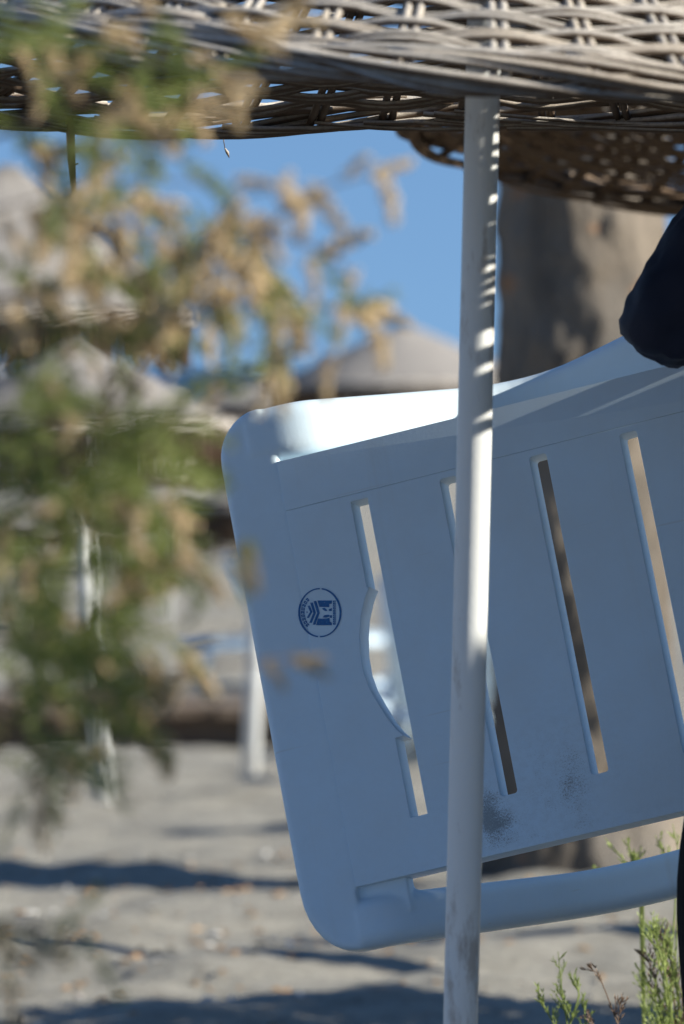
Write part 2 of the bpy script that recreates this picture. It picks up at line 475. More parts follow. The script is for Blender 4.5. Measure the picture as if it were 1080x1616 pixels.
# ------------------------------------------------------------------ far parasols (weave too small to tell apart)
def far_canopy_mesh(seed, Rr=1.0, hgt=.62):
    rg = random.Random(seed); n = 72; rows = 34; V = []; Fc = []
    for i in range(rows + 1):
        t = i / rows; r = Rr * (1 - t) + .02 * t; z = hgt * (t - .18 * t * (1 - t) * -1)
        z = hgt * (t ** .92)
        for k in range(n):
            a = 2 * math.pi * k / n
            o = (.010 if (k + i) % 2 else -.010) * (1 - t * .6) + .012 * math.sin(3 * a + seed) + .006 * (i % 2)
            V.append(((r + o) * math.cos(a), (r + o) * math.sin(a), z + o * .6))
    for i in range(rows):
        for k in range(n):
            k2 = (k + 1) % n; Fc.append((i * n + k, i * n + k2, (i + 1) * n + k2, (i + 1) * n + k))
    Fc.append(tuple(rows * n + k for k in range(n)))
    me = mesh_from('canopy', V, Fc); me.materials.append(M_wickfar)
    return me
far_me = [far_canopy_mesh(1), far_canopy_mesh(5)]
Vr, Fr = [], []
rm = MB()
for q in range(3):
    rm.tube([((1.0 + .02 * math.cos(a * 9 + q * 2.1)) * math.cos(a), (1.0 + .02 * math.cos(a * 9 + q * 2.1)) * math.sin(a), -.01 + .022 * math.sin(a * 9 + q * 2.1)) for a in np.linspace(0, 2 * math.pi, 73)], .020, 6, False)
rim_me = mesh_from('rim', rm.V, rm.F); rim_me.materials.append(M_wick)
pm = MB(); pm.tube([(0, 0, -.3), (0, 0, .5), (0, 0, 1.0)], 1.0, 14)
sk = MB(); rs = random.Random(2)  # dark strands added below each far rim, standing in for the shade there
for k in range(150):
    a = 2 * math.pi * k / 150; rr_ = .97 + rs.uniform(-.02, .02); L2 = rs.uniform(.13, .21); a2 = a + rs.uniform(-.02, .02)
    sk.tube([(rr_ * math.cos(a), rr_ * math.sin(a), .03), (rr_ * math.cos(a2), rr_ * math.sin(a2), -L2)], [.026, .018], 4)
rim_shade_me = mesh_from('under_rim_shade', sk.V, sk.F); rim_shade_me.materials.append(M_rim_shade)
def far_parasol(px, apex, rim, hw, Y, label, foot=None, seed=0, prad=.024):
    """px centre, apex and rim rows, half width in px, depth; foot = pixel where its pole meets the sand"""
    rc = P(px, rim, Y); ap = P(px, apex, Y); hgt = ap.z - rc.z; rad = hw / FPX * Y
    fx = rc.x if foot is None else P(foot[0], foot[1], Y).x
    g = G(fx, Y)
    root = empty('wicker_parasol', (fx, Y, g)); tag(root, label, 'parasol', 'wicker parasols down the beach')
    o = link('canopy', far_me[seed % 2], None, root); o.location = (rc.x - fx, 0, rc.z - g); o.scale = (rad, rad, hgt / .62); o.rotation_euler[2] = seed
    o = link('rim', rim_me, None, root); o.location = (rc.x - fx, 0, rc.z - g); o.scale = (rad, rad, min(rad, 1.1))
    o = link('under_rim_shade', rim_shade_me, None, root); o.location = (rc.x - fx, 0, rc.z - g); o.scale = (rad, rad, 1); o.rotation_euler[2] = seed * 2
    m = MB(); m.tube([(0, 0, -.2), ((rc.x - fx) * .5, 0, (rc.z - g) * .5), (rc.x - fx, 0, rc.z - g + hgt * .8)], prad, 12)
    m.build('pole', M_pole, root)
    return root
far_parasol(12, 262, 500, 290, 22, 'large pale wicker parasol cropped by the left edge, behind the tamarisk', (-90, 1180), 1)
far_parasol(112, 540, 668, 250, 21, 'grey wicker parasol on a leaning white pole below the largest left one', (172, 1290), 2, .036)
far_parasol(-60, 556, 640, 170, 36, 'wicker parasol at the far left edge partly hidden by tamarisk leaves', None, 3)
far_parasol(635, 512, 606, 205, 40, 'distant domed wicker parasol just left of the white pole top', None, 4)
far_parasol(430, 592, 636, 150, 62, 'small dark shaded wicker parasol left of the domed one', None, 7)
far_parasol(300, 640, 688, 150, 66, 'low grey wicker parasol just left of the lounger corner', None, 5)
far_parasol(140, 690, 740, 150, 52, 'low wicker parasol behind the green tamarisk sprays', None, 6)
far_parasol(415, 752, 800, 140, 24.3, 'wicker parasol behind the lounger on a white pole left of its edge', (392, 1232), 8, .038)

rf = random.Random(9)
for k, (px_, ap_, rim_, hw_, Y_) in enumerate([(250, 622, 652, 95, 92), (372, 628, 655, 90, 96), (505, 622, 650, 92, 90), (80, 618, 650, 96, 88), (180, 690, 735, 130, 58), (395, 700, 738, 120, 60), (560, 640, 668, 88, 100), (265, 760, 806, 145, 47), (60, 780, 830, 150, 45)]):
    far_parasol(px_, ap_, rim_, hw_, Y_, ['grey wicker parasol in the farthest row left of the lounger', 'far parasol just above the lounger corner', 'farthest wicker parasol above the bright rail', 'far parasol at the left beyond the tamarisk',
        'middle distance parasol behind the green sprays', 'low parasol touching the lounger corner', 'farthest small parasol behind the domed one', 'low wide parasol seen through the tamarisk tips', 'low parasol at the left edge behind green leaves'][k], None, k + 2)

# ------------------------------------------------------------------ background sun loungers (monobloc, flat on the sand)
def simple_lounger():
    root = empty('sun_lounger')
    m = MB()
    for sy in (-1, 1):
        m.tube([(-.95, sy * .31, .30), (-.3, sy * .32, .31), (.5, sy * .32, .31), (.95, sy * .30, .29)], [.028, .033, .033, .028], 10)
    m.tube([(-.95, -.31, .30), (-.97, 0, .30), (-.95, .31, .30)], .028, 10)
    m.tube([(.95, -.30, .29), (.98, 0, .29), (.95, .30, .29)], .028, 10)
    m.build('frame', M_plastic2, root)
    for k in range(10):
        m = MB(); m.box((-.14 + k * .115, 0, .325), (.085, .60, .018)); m.build('slat', M_plastic2, root, False)
    bk = MB()
    for sy in (-1, 1):
        bk.tube([(-.24, sy * .27, .33), (-.50, sy * .27, .62), (-.66, sy * .27, .86)], .022, 8)
    bk.tube([(-.66, -.27, .86), (-.67, 0, .87), (-.66, .27, .86)], .022, 8)
    b_ = bk.build('backrest', M_plastic2, root)
    rot = Matrix.Rotation(R(52), 3, 'Y')
    for k in range(6):
        t = (k + .5) / 6
        m = MB(); m.box((-.24 - .42 * t, 0, .33 + .52 * t), (.104, .48, .016), rot); m.build('backrest_slat', M_plastic2, b_, False)
    for sx in (-1, 1):
        for sy in (-1, 1):
            m = MB(); m.tube([(sx * .72, sy * .31, .31), (sx * .78, sy * .32, .15), (sx * .80, sy * .325, -.05)], [.034, .03, .024], 10)
            m.build('leg', M_plastic2, root)
    return root
proto = simple_lounger()
spots = [
    (P(722, 1100, 27).x, 27.0, 84, 'white sun lounger seen through the curved handle hole, backrest raised'),
    (P(715, 800, 30).x, 30.0, 80, 'white sun lounger seen through the top of the second slot'),
    (P(520, 880, 38).x, 38.0, 30, 'white sun lounger far behind the upper part of the held panel'),
]
for i, (x, y, a, lab) in enumerate(spots):
    o = proto if i == 0 else copy_tree(proto)
    o.location = (x, y, G(x, y)); o.rotation_euler = (0, 0, R(a))
    tag(o, lab, 'sun lounger', 'white sun loungers standing on the beach')

# unseen posts added beyond the right edge to cast dark stripes on the sand
for i, (x, y, r_, h_, lab) in enumerate([
        (2.30, 12.0, .085, 1.40, 'added off-frame shadow-casting wooden post nearest the camera, right of the person'),
        (2.15, 12.95, .10, 1.28, 'added off-frame shadow-casting wooden post second from the camera, right of the person'),
        (2.60, 18.2, .15, 1.42, 'added off-frame shadow-casting wooden post beyond the palm trunk on the right'),
        (3.1, 23.0, .22, 1.55, 'thickest added off-frame shadow-casting wooden post farthest back on the right')]):
    root = empty('shadow_post', (x, y, G(x, y))); tag(root, lab, 'post', 'added shadow-casting posts right of the palm trunk')
    m = MB(); m.tube([(.006 * math.sin(5 * z), .006 * math.cos(4 * z), z) for z in np.linspace(-.3, h_, 14)], [r_ * (1 + .06 * math.sin(7 * z + i)) for z in np.linspace(-.3, h_, 14)], 18)
    m.build('post', M_bark, root)
    m = MB(); m.tube([(0, 0, h_ - .03), (0, 0, h_ + .03)], [r_ * 1.06, r_ * .9], 18); m.build('cap', M_bark, root)

# low boardwalk across the beach
bw = empty('boardwalk', (-1.6, 29.5, G(-1.6, 29.5)))
tag(bw, 'low brown wooden boardwalk with a dark gap beneath, crossing the beach far behind', 'boardwalk')
rb_ = random.Random(8); mp_ = MB(); mp_.box((0, 0, 0), (.225, 1.3, .05)); pme = mesh_from('plank', mp_.V, mp_.F); pme.materials.append(M_plank)
for k in range(25):
    o = link('plank', pme, None, bw, False); o.location = (-3.0 + k * .24, rb_.uniform(-.03, .03), .24 + rb_.uniform(-.006, .006)); o.rotation_euler = (rb_.uniform(-.01, .01), rb_.uniform(-.02, .02), rb_.uniform(-.01, .01))
for yy_ in (-.45, .45):
    m = MB(); m.box((0, yy_, .13), (6.0, .09, .155)); m.build('bearer', M_plank, bw, False)

# ------------------------------------------------------------------ palm trunk
def palm(x, y, r, h, label, crown=True, lean=0.):
    g = G(x, y); root = empty('palm_tree', (x, y, g)); tag(root, label, 'palm tree')
    n = 72; rows = 150; V = []; Fc = []; rg = random.Random(int(x * 100))
    for i in range(rows + 1):
        t = i / rows; z = -.15 + (h + .15) * t
        rr = r * (1.0 + .30 * math.exp(-max(z, 0) / .25) - .10 * t)
        for k in range(n):
            a = 2 * math.pi * k / n
            sp = (z * 7.5 + k / n * 3 + (.5 if False else 0)) % 1.0     # old frond-base steps
            o = .012 * (1 - sp) + .006 * math.sin(9 * a + 13 * z) + .006 * math.sin(23 * a + 5 * math.sin(11 * z)) + rg.uniform(-.004, .004)
            V.append(((rr + o) * math.cos(a) + lean * z, (rr + o) * math.sin(a), z))
    for i in range(rows):
        for k in range(n):
            k2 = (k + 1) % n; Fc.append((i * n + k, i * n + k2, (i + 1) * n + k2, (i + 1) * n + k))
    Fc.append(tuple(rows * n + k for k in range(n)))
    link('trunk', mesh_from('trunk', V, Fc), M_bark, root)
    if crown:
        cr = MB()
        cx = lean * h
        for f in range(34):
            a = rg.uniform(0, 6.28); el = rg.uniform(-.3, 1.2); Lf = rg.uniform(1.5, 2.1)
            pts = []
            for j in range(10):
                t = j / 9; rad = Lf * t * math.cos(el * (1 - .3 * t)); zz = h + Lf * (math.sin(el) * t - .55 * t * t)
                pts.append(Vector((cx + rad * math.cos(a), rad * math.sin(a), zz)))
            cr.tube(pts, [.016 * (1 - .8 * j / 9) for j in range(10)], 4)
            side = Vector((-math.sin(a), math.cos(a), 0))
            for j in range(36):
                t = .12 + .86 * j / 35; k0 = min(8, int(t * 9)); p = pts[k0].lerp(pts[k0 + 1], t * 9 - k0); tg = (pts[k0 + 1] - pts[k0]).normalized()
                for sd in (-1, 1):
                    e = p + (side * sd * .8 + tg * .7 + Vector((0, 0, -.25))).normalized() * .42 * (1 - .6 * abs(t - .45))
                    w_ = tg * .012
                    cr.add([p - w_, p + w_, e], [(0, 1, 2)])
        cr.build('crown', M_frond, root, False)
    return root
palm(P(920, 800, 15.6).x, 15.6, .232, 5.2, 'thick grey brown palm trunk behind the held lounger', True)

# ------------------------------------------------------------------ the held sun lounger
O = P(505, 965, 7.2)
Lx = Vector((.938, -.25, .241)).normalized()
Wx = Vector((.182, -.24, -.953)); Wx = (Wx - Lx * Wx.dot(Lx)).normalized()
Nx = Lx.cross(Wx)
if Nx.y > 0: Nx = -Nx
def UV(px, py):
    r = P(px, py, 7.2) - Vector((0, 0, H)); t = ((O - Vector((0, 0, H))).dot(Nx)) / r.dot(Nx)
    q = Vector((0, 0, H)) + r * t - O
    return (q.dot(Lx), q.dot(Wx))
# local axes: x = along the lounger, y = across it (down in the picture), z = -outward normal; right handed
Zl = Lx.cross(Wx)
lounger = empty('sun_lounger')
lounger.matrix_world = Matrix(((Lx.x, Wx.x, Zl.x, O.x), (Lx.y, Wx.y, Zl.y, O.y), (Lx.z, Wx.z, Zl.z, O.z), (0, 0, 0, 1)))
tag(lounger, 'white plastic sun lounger held up on its side, blue round stamp on its slotted backrest', 'sun lounger')
BACK = 1.0 if Zl.dot(Nx) < 0 else -1.0       # local z direction that points away from the camera
TH = .040
def slot_pts(u0, u1, v0, v1, r=.004):
    out = []
    for (cx, cy, a0) in ((u1 - r, v0 + r, -90), (u1 - r, v1 - r, 0), (u0 + r, v1 - r, 90), (u0 + r, v0 + r, 180)):
        for k in range(4):
            a = R(a0 + k * 30); out.append((cx + r * math.cos(a), cy + r * math.sin(a)))
    return out
def plate(name, outline, holes, thick, mat_, parent, bev=.0022, z0=0.):
    """flat plate with holes from closed outlines; front face at z0, body goes back"""
    cu = bpy.data.curves.new(name, 'CURVE'); cu.dimensions = '2D'; cu.fill_mode = 'BOTH'
    for pl in [outline] + holes:
        s = cu.splines.new('POLY'); s.points.add(len(pl) - 1)
        for i, (x, y) in enumerate(pl): s.points[i].co = (x, y, 0, 1)
        s.use_cyclic_u = True
    cu.extrude = thick / 2 - bev; cu.bevel_depth = bev; cu.bevel_resolution = 2; cu.offset = -bev
    tmp = bpy.data.objects.new(name, cu); C.objects.link(tmp)
    dg = bpy.context.evaluated_depsgraph_get(); dg.update()
    me = bpy.data.meshes.new_from_object(tmp.evaluated_get(dg))
    bpy.data.objects.remove(tmp)
    me.materials.clear()
    me.transform(Matrix.Translation((0, 0, BACK * (thick / 2) + z0)))
    o = link(name, me, mat_, parent, True)
    try: me.set_sharp_from_angle(angle=R(28))
    except Exception: pass
    return o
V0, V1 = -.203, .354                          # panel edges across
BAND = .0720
# stringer bands carry the slats between them; crease lines at the joints
u_l, u_r = -.020, .640
slots = []
PITCHU = .1195
for k in range(5):
    a = .0665 + k * PITCHU
    slots.append((a, a + .0225))
# end board (with stamp) has the curved bite of the hand hole in its edge
bite_px = [(583, 926), (576, 945), (570, 972), (568, 1000), (569, 1030), (574, 1060), (583, 1085), (596, 1108), (612, 1134), (625, 1150), (638, 1161)]
bite = [UV(*p) for p in bite_px]
CR = -.1375; CB = .296                          # crease rows (top and bottom)
s0 = slots[0]
hole0 = [(s0[1], -.1285), (s0[1], .284), (s0[0], .284), (s0[0], bite[-1][1])] + bite[::-1] + [(s0[0], bite[0][1]), (s0[0], -.1285)]
holes = [hole0] + [slot_pts(a, b_, -.1285, .284) for a, b_ in slots[1:]]
backrest = plate('backrest', [(u_l, CR + .0001), (u_r, CR + .0001), (u_r, V1), (u_l, V1)], holes, TH, M_plastic, lounger, .0009)
band = plate('side_band', [(u_l + (u_r - u_l) * i / 40, V0) for i in range(41)] + [(u_r - (u_r - u_l) * i / 40, CR - .0001) for i in range(41)], [], TH + .0004, M_plastic, lounger, .0007, -BACK * .0004)
# the side band is moulded with a slight slope away from the slats
for v_ in band.data.vertices:
    k_ = max(0., CR - v_.co.y); v_.co.z += BACK * (.15 * k_ + 1.6 * k_ * k_) * min(1, max(0, (v_.co.x - u_l) / .10)) ** 1.5
# seat section beyond the hinge, outside the picture
seat_slots = [slot_pts(.665 + .0665 + k * PITCHU, .665 + .089 + k * PITCHU, -.1285, .284) for k in range(8)]
plate('seat', [(.665, V0), (1.72, V0), (1.72, V1), (.665, V1)], seat_slots, TH, M_plastic, lounger)
# frame: head cap plus the two side rails, one smooth moulded body
fm = MB()
def rrect(hw, ht, rr, n=4):
    out = []
    for (sx, sy, a0) in ((1, 1, 0), (-1, 1, 90), (-1, -1, 180), (1, -1, 270)):
        for k in range(n + 1):
            a = R(a0 + 90 * k / n); out.append((sx * (hw - rr) + rr * math.cos(a), sy * (ht - rr) + rr * math.sin(a)))
    return out
def rail(vc, hw, sgn):
    """sweep in the u / depth plane at constant v"""
    uw = []
    uw += [(-.052 if sgn < 0 else -.026, .022), (-.022 if sgn < 0 else -.020, .022), (-.012, .022)]
    k = .76; L0 = math.hypot(1, k); dx, dz = 1 / L0, k / L0
    cx, cz = -.012, .022
    # soft bend then straight, then the second bend back towards the seat
    ang = math.atan2(k, 1)
    rb = .065
    for j in range(1, 7):
        a = ang * j / 6
        uw.append((cx + rb * math.sin(a), cz + rb * (1 - math.cos(a))))
    ux, uz = uw[-1]
    Ls = .215
    for j in range(1, 6): uw.append((ux + dx * Ls * j / 5, uz + dz * Ls * j / 5))
    ux, uz = uw[-1]
    a = ang
    tgt = -math.atan(.26)
    for j in range(1, 9):
        aa = ang + (tgt - ang) * j / 8; ux += .020 * math.cos(aa); uz += .020 * math.sin(aa); uw.append((ux, uz))
    for j in range(1, 30):
        ux += .045 * math.cos(tgt); uz += .045 * math.sin(tgt)
        if uz < .03: tgt = 0; uz = .03
        uw.append((ux, uz))
        if ux > 1.70: break
    n = len(uw); U = np.array(uw); T = np.gradient(U, axis=0); T /= np.linalg.norm(T, axis=1)[:, None]
    prof = rrect(hw, .023, .020, 6)
    V = []; Fc = []; m_ = len(prof)
    for i in range(n):
        nb = (-T[i][1], T[i][0])             # across thickness, pointing backwards
        wsc = 1 - .10 * min(1, max(0, (U[i][0] - .02) / .2))
        for (pv, pt) in prof:
            if sgn < 0 and pv < 0: pv = pv - .026 * math.exp(-((U[i][0] - .50) / .13) ** 2)
            V.append((U[i][0] + nb[0] * pt, vc + pv * wsc, (U[i][1] + nb[1] * pt) * BACK))
    for i in range(n - 1):
        for q in range(m_):
            q2 = (q + 1) % m_; Fc.append((i * m_ + q, i * m_ + q2, (i + 1) * m_ + q2, (i + 1) * m_ + q))
    Fc.append(tuple(range(m_))[::-1]); Fc.append(tuple((n - 1) * m_ + q for q in range(m_)))
    fm.add(V, Fc)
rail(-.2415, .0375, -1); rail(.4005, .0325, 1)
# web in the lower corner between head and rail
fm.box((.008, .364, BACK * .029), (.072, .060, .030))
# cap plate with rounded outer corners
cap = []
VT, VB, UL, UR = -.279, .432, -.0955, -.0175
for k in range(9):
    a = R(180 + 90 * k / 8); cap.append((UL + .060 + .060 * math.cos(a), VT + .064 + .064 * math.sin(a)))
cap.append((-.032, VT)); cap.append((-.020, V0 - .0)); cap.append((UR, V0 + .0)); cap.append((UR, V1)); cap.append((-.020, V1)); cap.append((-.027, VB))
for k in range(9):
    a = R(90 + 90 * k / 8); cap.append((UL + .066 + .066 * math.cos(a), VB - .085 + .085 * math.sin(a)))
m_ = len(cap); bb = .006
def shrink(pl, d):
    cx, cy = -.05, .08; out = []
    for (x, y) in pl:
        vx = 1 if x < cx else 0; out.append((x + d * (1 if x < -.06 else 0), y - d * (1 if y > .38 else (-1 if y < -.24 else 0))))
    return out
rings = [(shrink(cap, bb), .0010), (cap, bb), (cap, .042 - bb), (shrink(cap, bb), .0425)]
V = []; Fc = []
for pl, z in rings: V += [(x, y, z * BACK) for x, y in pl]
for i in range(3):
    for q in range(m_):
        q2 = (q + 1) % m_; Fc.append((i * m_ + q, i * m_ + q2, (i + 1) * m_ + q2, (i + 1) * m_ + q))
Fc.append(tuple(range(m_))[::-1]); Fc.append(tuple(3 * m_ + q for q in range(m_)))
fm.add(V, Fc)
frame = fm.build('frame', M_plastic, lounger)
bmx = bmesh.new(); bmx.from_mesh(frame.data); bmesh.ops.recalc_face_normals(bmx, faces=bmx.faces); bmx.to_mesh(frame.data); bmx.free()
md = frame.modifiers.new('r', 'REMESH'); md.mode = 'VOXEL'; md.voxel_size = .0028; md.use_smooth_shade = True
md = frame.modifiers.new('s', 'SMOOTH'); md.factor = .5; md.iterations = 7
bpy.context.view_layer.update(); apply_mods(frame)
if len(frame.data.materials) == 0: frame.data.materials.append(M_plastic)
frame.data.polygons.foreach_set('use_smooth', [True] * len(frame.data.polygons))
# legs folded behind the seat, outside the picture
for uu in (.92, 1.6):
    for vv in (-.235, .385):
        m = MB(); m.tube([(uu, vv, BACK * .03), (uu + .02, vv, BACK * .18), (uu + .03, vv, BACK * .33)], [.034, .03, .024], 10); m.build('leg', M_plastic, lounger)
# the round blue stamp
em = MB(); ZE = -BACK * .0007
def e(px, py):
    return UV(465 + px / 13.5, 920 + py / 13.5)
def epoly(pts):
    V = [(*e(*p), ZE) for p in pts]
    if BACK > 0: pass
    em.add(V, [tuple(range(len(V)))])
def ering(cx, cy, rx, ry, w0, w1, n=72, gaps=()):
    for k in range(n):
        if k in gaps: continue
        a0, a1 = 2 * math.pi * k / n, 2 * math.pi * (k + 1) / n
        wa = w0 + (w1 - w0) * (.5 + .5 * math.sin(2 * a0 + 2.2))
        epoly([(cx + rx * math.cos(a0), cy + ry * math.sin(a0)), (cx + rx * math.cos(a1), cy + ry * math.sin(a1)),
               (cx + (rx - wa) * math.cos(a1), cy + (ry - wa) * math.sin(a1)), (cx + (rx - wa) * math.cos(a0), cy + (ry - wa) * math.sin(a0))])
ering(543, 635, 462, 525, 26, 44, gaps=(18, 54))
def chev(xl, xr, tip, yt, yb, w):
    ym = (yt + yb) / 2
    epoly([(xl, yt), (xl + w, yt - 8), (tip + w, ym), (tip, ym)]); epoly([(tip, ym), (tip + w, ym), (xl + w - 20, yb + 4), (xl - 20, yb)])
chev(412, 0, 485, 390, 888, 56)
chev(338, 0, 405, 425, 850, 54)
chev(282, 0, 335, 490, 745, 50)
epoly([(262, 600), (290, 622), (262, 650)])
# block with the pale forked emblem left open
epoly([(492, 375), (800, 375), (800, 440), (745, 452), (745, 520), (690, 515), (600, 512), (535, 512)])
epoly([(462, 902), (505, 760), (600, 762), (690, 758), (750, 745), (755, 820), (800, 850), (800, 902)])
epoly([(590, 545), (640, 530), (685, 560), (705, 600), (660, 600), (620, 580)])
epoly([(600, 735), (630, 695), (690, 678), (745, 680), (745, 720), (680, 742)])
epoly([(735, 560), (800, 535), (800, 600), (735, 600)])
epoly([(752, 690), (800, 690), (800, 752), (752, 738)])
# column of lettering, worn and filled in
rg = random.Random(4); y = 378
while y < 890:
    hgl = rg.choice((34, 42, 50))
    epoly([(824, y), (846, y), (846, y + hgl), (824, y + hgl)])
    epoly([(846, y), (882, y), (882, y + 11), (846, y + 11)])
    epoly([(846, y + hgl - 12), (882, y + hgl - 12), (882, y + hgl), (846, y + hgl)])
    if hgl > 36: epoly([(846, y + hgl / 2 - 5), (868, y + hgl / 2 - 5), (868, y + hgl / 2 + 5), (846, y + hgl / 2 + 5)])
    epoly([(868, y + 14), (882, y + 14), (882, y + hgl - 15), (868, y + hgl - 15)])
    y += hgl + 9
# arc of lettering on the left
for k in range(9):
    a = R(224 - k * 11.0)
    for (r0, r1, da, db) in ((330, 352, -.075, .075), (378, 400, -.075, .06), (352, 378, -.075, -.035), (352, 378, .03 if k % 2 else -.01, .07 if k % 2 else .03)):
        A = [(543 + r * math.cos(a + t), 630 + r * 1.06 * math.sin(-a - t) * -1 * -1) for r, t in ((r0, da), (r0, db), (r1, db), (r1, da))]
        epoly([(x, 630 - (yy - 630)) if False else (x, yy) for x, yy in A])
emb = em.build('printed_stamp', M_ink, lounger, False)

# ------------------------------------------------------------------ the person carrying it
def skin(name, joints, edges, mat_, parent, sub=2):
    me = bpy.data.meshes.new(name)
    me.from_pydata([j[0] for j in joints], edges, []); me.update()
    o = bpy.data.objects.new(name, me); C.objects.link(o)
    md = o.modifiers.new('skin', 'SKIN'); md.use_smooth_shade = True
    for i, j in enumerate(joints):
        r = j[1]; r = (r, r) if isinstance(r, (int, float)) else r
        me.skin_vertices[0].data[i].radius = r
        me.skin_vertices[0].data[i].use_root = (i == 0)
    sd = o.modifiers.new('sub', 'SUBSURF'); sd.levels = sub; sd.render_levels = sub
    bpy.context.view_layer.update(); apply_mods(o)
    if len(o.data.materials) == 0: o.data.materials.append(mat_)
    o.data.polygons.foreach_set('use_smooth', [True] * len(o.data.polygons))
    if parent is not None: o.parent = parent
    return o
person = empty('person', (.60, 6.66, 0))
tag(person, 'person in navy jacket and black trousers at the right edge, carrying the white lounger', 'person')
pv = Vector((.60, 6.66, 0))
def q(px, py, Y): return P(px, py, Y) - pv
sh_l = q(1192, 318, 6.66); el_l = q(1038, 528, 6.66)
grip = O + Lx * .66 + Wx * -.235 + Nx * .02 - pv
wr_l = el_l + (grip - el_l) * .84
hip = Vector((-.03, 0, .93)); chest = Vector((.07, .02, 1.36)); neck = Vector((.085, .03, 1.545)); head = Vector((.09, .05, 1.70))
sh_r = Vector((.27, .02, 1.47)); el_r = Vector((.38, .08, 1.20)); wr_r = Vector((.40, .22, 1.10)) 
hl, hr = Vector((-.125, 0, .90)), Vector((.065, 0, .90))
kl, kr = Vector((-.128, -.02, .50)), Vector((.10, .02, .50)); al, ar = Vector((-.10, .02, .09)), Vector((.13, .05, .09))
J = [(hip, .062), (Vector((.02, .01, 1.15)), .062), (chest, .075), (neck, .055), (Vector((.088, .04, 1.60)), .05),
     (sh_l, .04), (el_l, .030), (wr_l, .024), (sh_r, .04), (el_r, .030), (wr_r, .027),
     (hl, .045), (kl, .042), (al, .034), (hr, .045), (kr, .042), (ar, .036),
     (al + Vector((0, .12, -.045)), .03), (ar + Vector((0, .12, -.045)), .03)]
body = skin('body', J, [(0, 1), (1, 2), (2, 3), (3, 4), (2, 5), (5, 6), (6, 7), (2, 8), (8, 9), (9, 10), (0, 11), (11, 12), (12, 13), (0, 14), (14, 15), (15, 16), (13, 17), (16, 18)], M_skin, person)
# head: shaped ellipsoid with nose, brow, chin and ears (faces away, towards the lounger)
hb = MB(); nU, nV = 32, 24; V = []; Fc = []
for i in range(nV + 1):
    th = math.pi * i / nV
    for k in range(nU):
        a = 2 * math.pi * k / nU
        x = .076 * math.sin(th) * math.cos(a); y = .096 * math.sin(th) * math.sin(a); z = .118 * math.cos(th)
        if y > 0:
            nx_ = math.exp(-(x / .013) ** 2); y += .020 * nx_ * math.exp(-((z + .008) / .026) ** 2)
            y += .006 * math.exp(-((z - .030) / .012) ** 2) * math.exp(-(x / .045) ** 2)
            y -= .008 * (math.exp(-((x - .031) / .016) ** 2) + math.exp(-((x + .031) / .016) ** 2)) * math.exp(-((z - .010) / .014) ** 2)
            y += .006 * math.exp(-(x / .022) ** 2) * math.exp(-((z + .050) / .008) ** 2)
        if z < -.03: x *= 1 - .9 * (-.03 - z) * 3.2
        V.append((x, y, z))
for i in range(nV):
    for k in range(nU):
        k2 = (k + 1) % nU; Fc.append((i * nU + k, (i + 1) * nU + k, (i + 1) * nU + k2, i * nU + k2))
hb.add([Vector(v) + head for v in V], Fc)
for s in (-1, 1):
    pts = [head + Vector((s * .076, -.004 + .020 * math.sin(t), .002 + .032 * math.cos(t))) for t in np.linspace(0, 2 * math.pi, 13)]
    hb.tube(pts, .006, 6)
hb.build('head', M_skin, person)
eb = MB()
for s in (-1, 1):
    Vv, Fc = lathe([(.001, .012), (.008, .009), (.012, 0), (.008, -.009), (.001, -.012)], 12); eb.add([Vector(v) + head + Vector((s * .031, .078, .010)) for v in Vv], Fc)
eb.build('eyes', M_eye, person)
hm = MB(); V = []; Fc = []
for i in range(17):
    th = math.pi * .62 * i / 16
    for k in range(nU):
        a = 2 * math.pi * k / nU
        front = max(0, math.sin(a)); t2 = th * (1 - .42 * front); w = 1 + .03 * math.sin(7 * a + 5 * th)
        V.append(head + Vector((.086 * w * math.sin(t2) * math.cos(a), .106 * w * math.sin(t2) * math.sin(a) - .004, .130 * math.cos(t2))))
for i in range(16):
    for k in range(nU):
        k2 = (k + 1) % nU; Fc.append((i * nU + k, (i + 1) * nU + k, (i + 1) * nU + k2, i * nU + k2))
hm.add(V, Fc); hm.build('hair', M_hair, person)
# jacket and trousers
J = [(Vector((.02, .0, 1.00)), (.12, .105)), (Vector((.02, .01, 1.15)), (.150, .125)), (chest, (.165, .125)), (Vector((.08, .03, 1.50)), .075),
     (sh_l, .068), ((sh_l + el_l) / 2 + Vector((-.010, 0, .012)), .060), (el_l, (.058, .058)), (el_l.lerp(wr_l, .5), .047), (wr_l, .036),
     (sh_r, .068), ((sh_r + el_r) / 2, .060), (el_r, .053), (el_r.lerp(wr_r, .5), .046), (wr_r, .036), (Vector((.02, 0, .95)), (.11, .105))]
jk = skin('jacket', J, [(1, 0), (1, 2), (2, 3), (2, 4), (4, 5), (5, 6), (6, 7), (7, 8), (2, 9), (9, 10), (10, 11), (11, 12), (12, 13), (0, 14)], M_jacket, person, 3)
tx = bpy.data.textures.new('cloth_folds', 'CLOUDS'); tx.noise_scale = .06; tx.noise_depth = 1
md = jk.modifiers.new('folds', 'DISPLACE'); md.texture = tx; md.strength = .028; md.mid_level = .5
tx2 = bpy.data.textures.new('cloth_creases', 'MUSGRAVE'); tx2.noise_scale = .035
md = jk.modifiers.new('creases', 'DISPLACE'); md.texture = tx2; md.strength = .006
bpy.context.view_layer.update(); apply_mods(jk)
if len(jk.data.materials) == 0: jk.data.materials.append(M_jacket)
kx = (UV, 0)
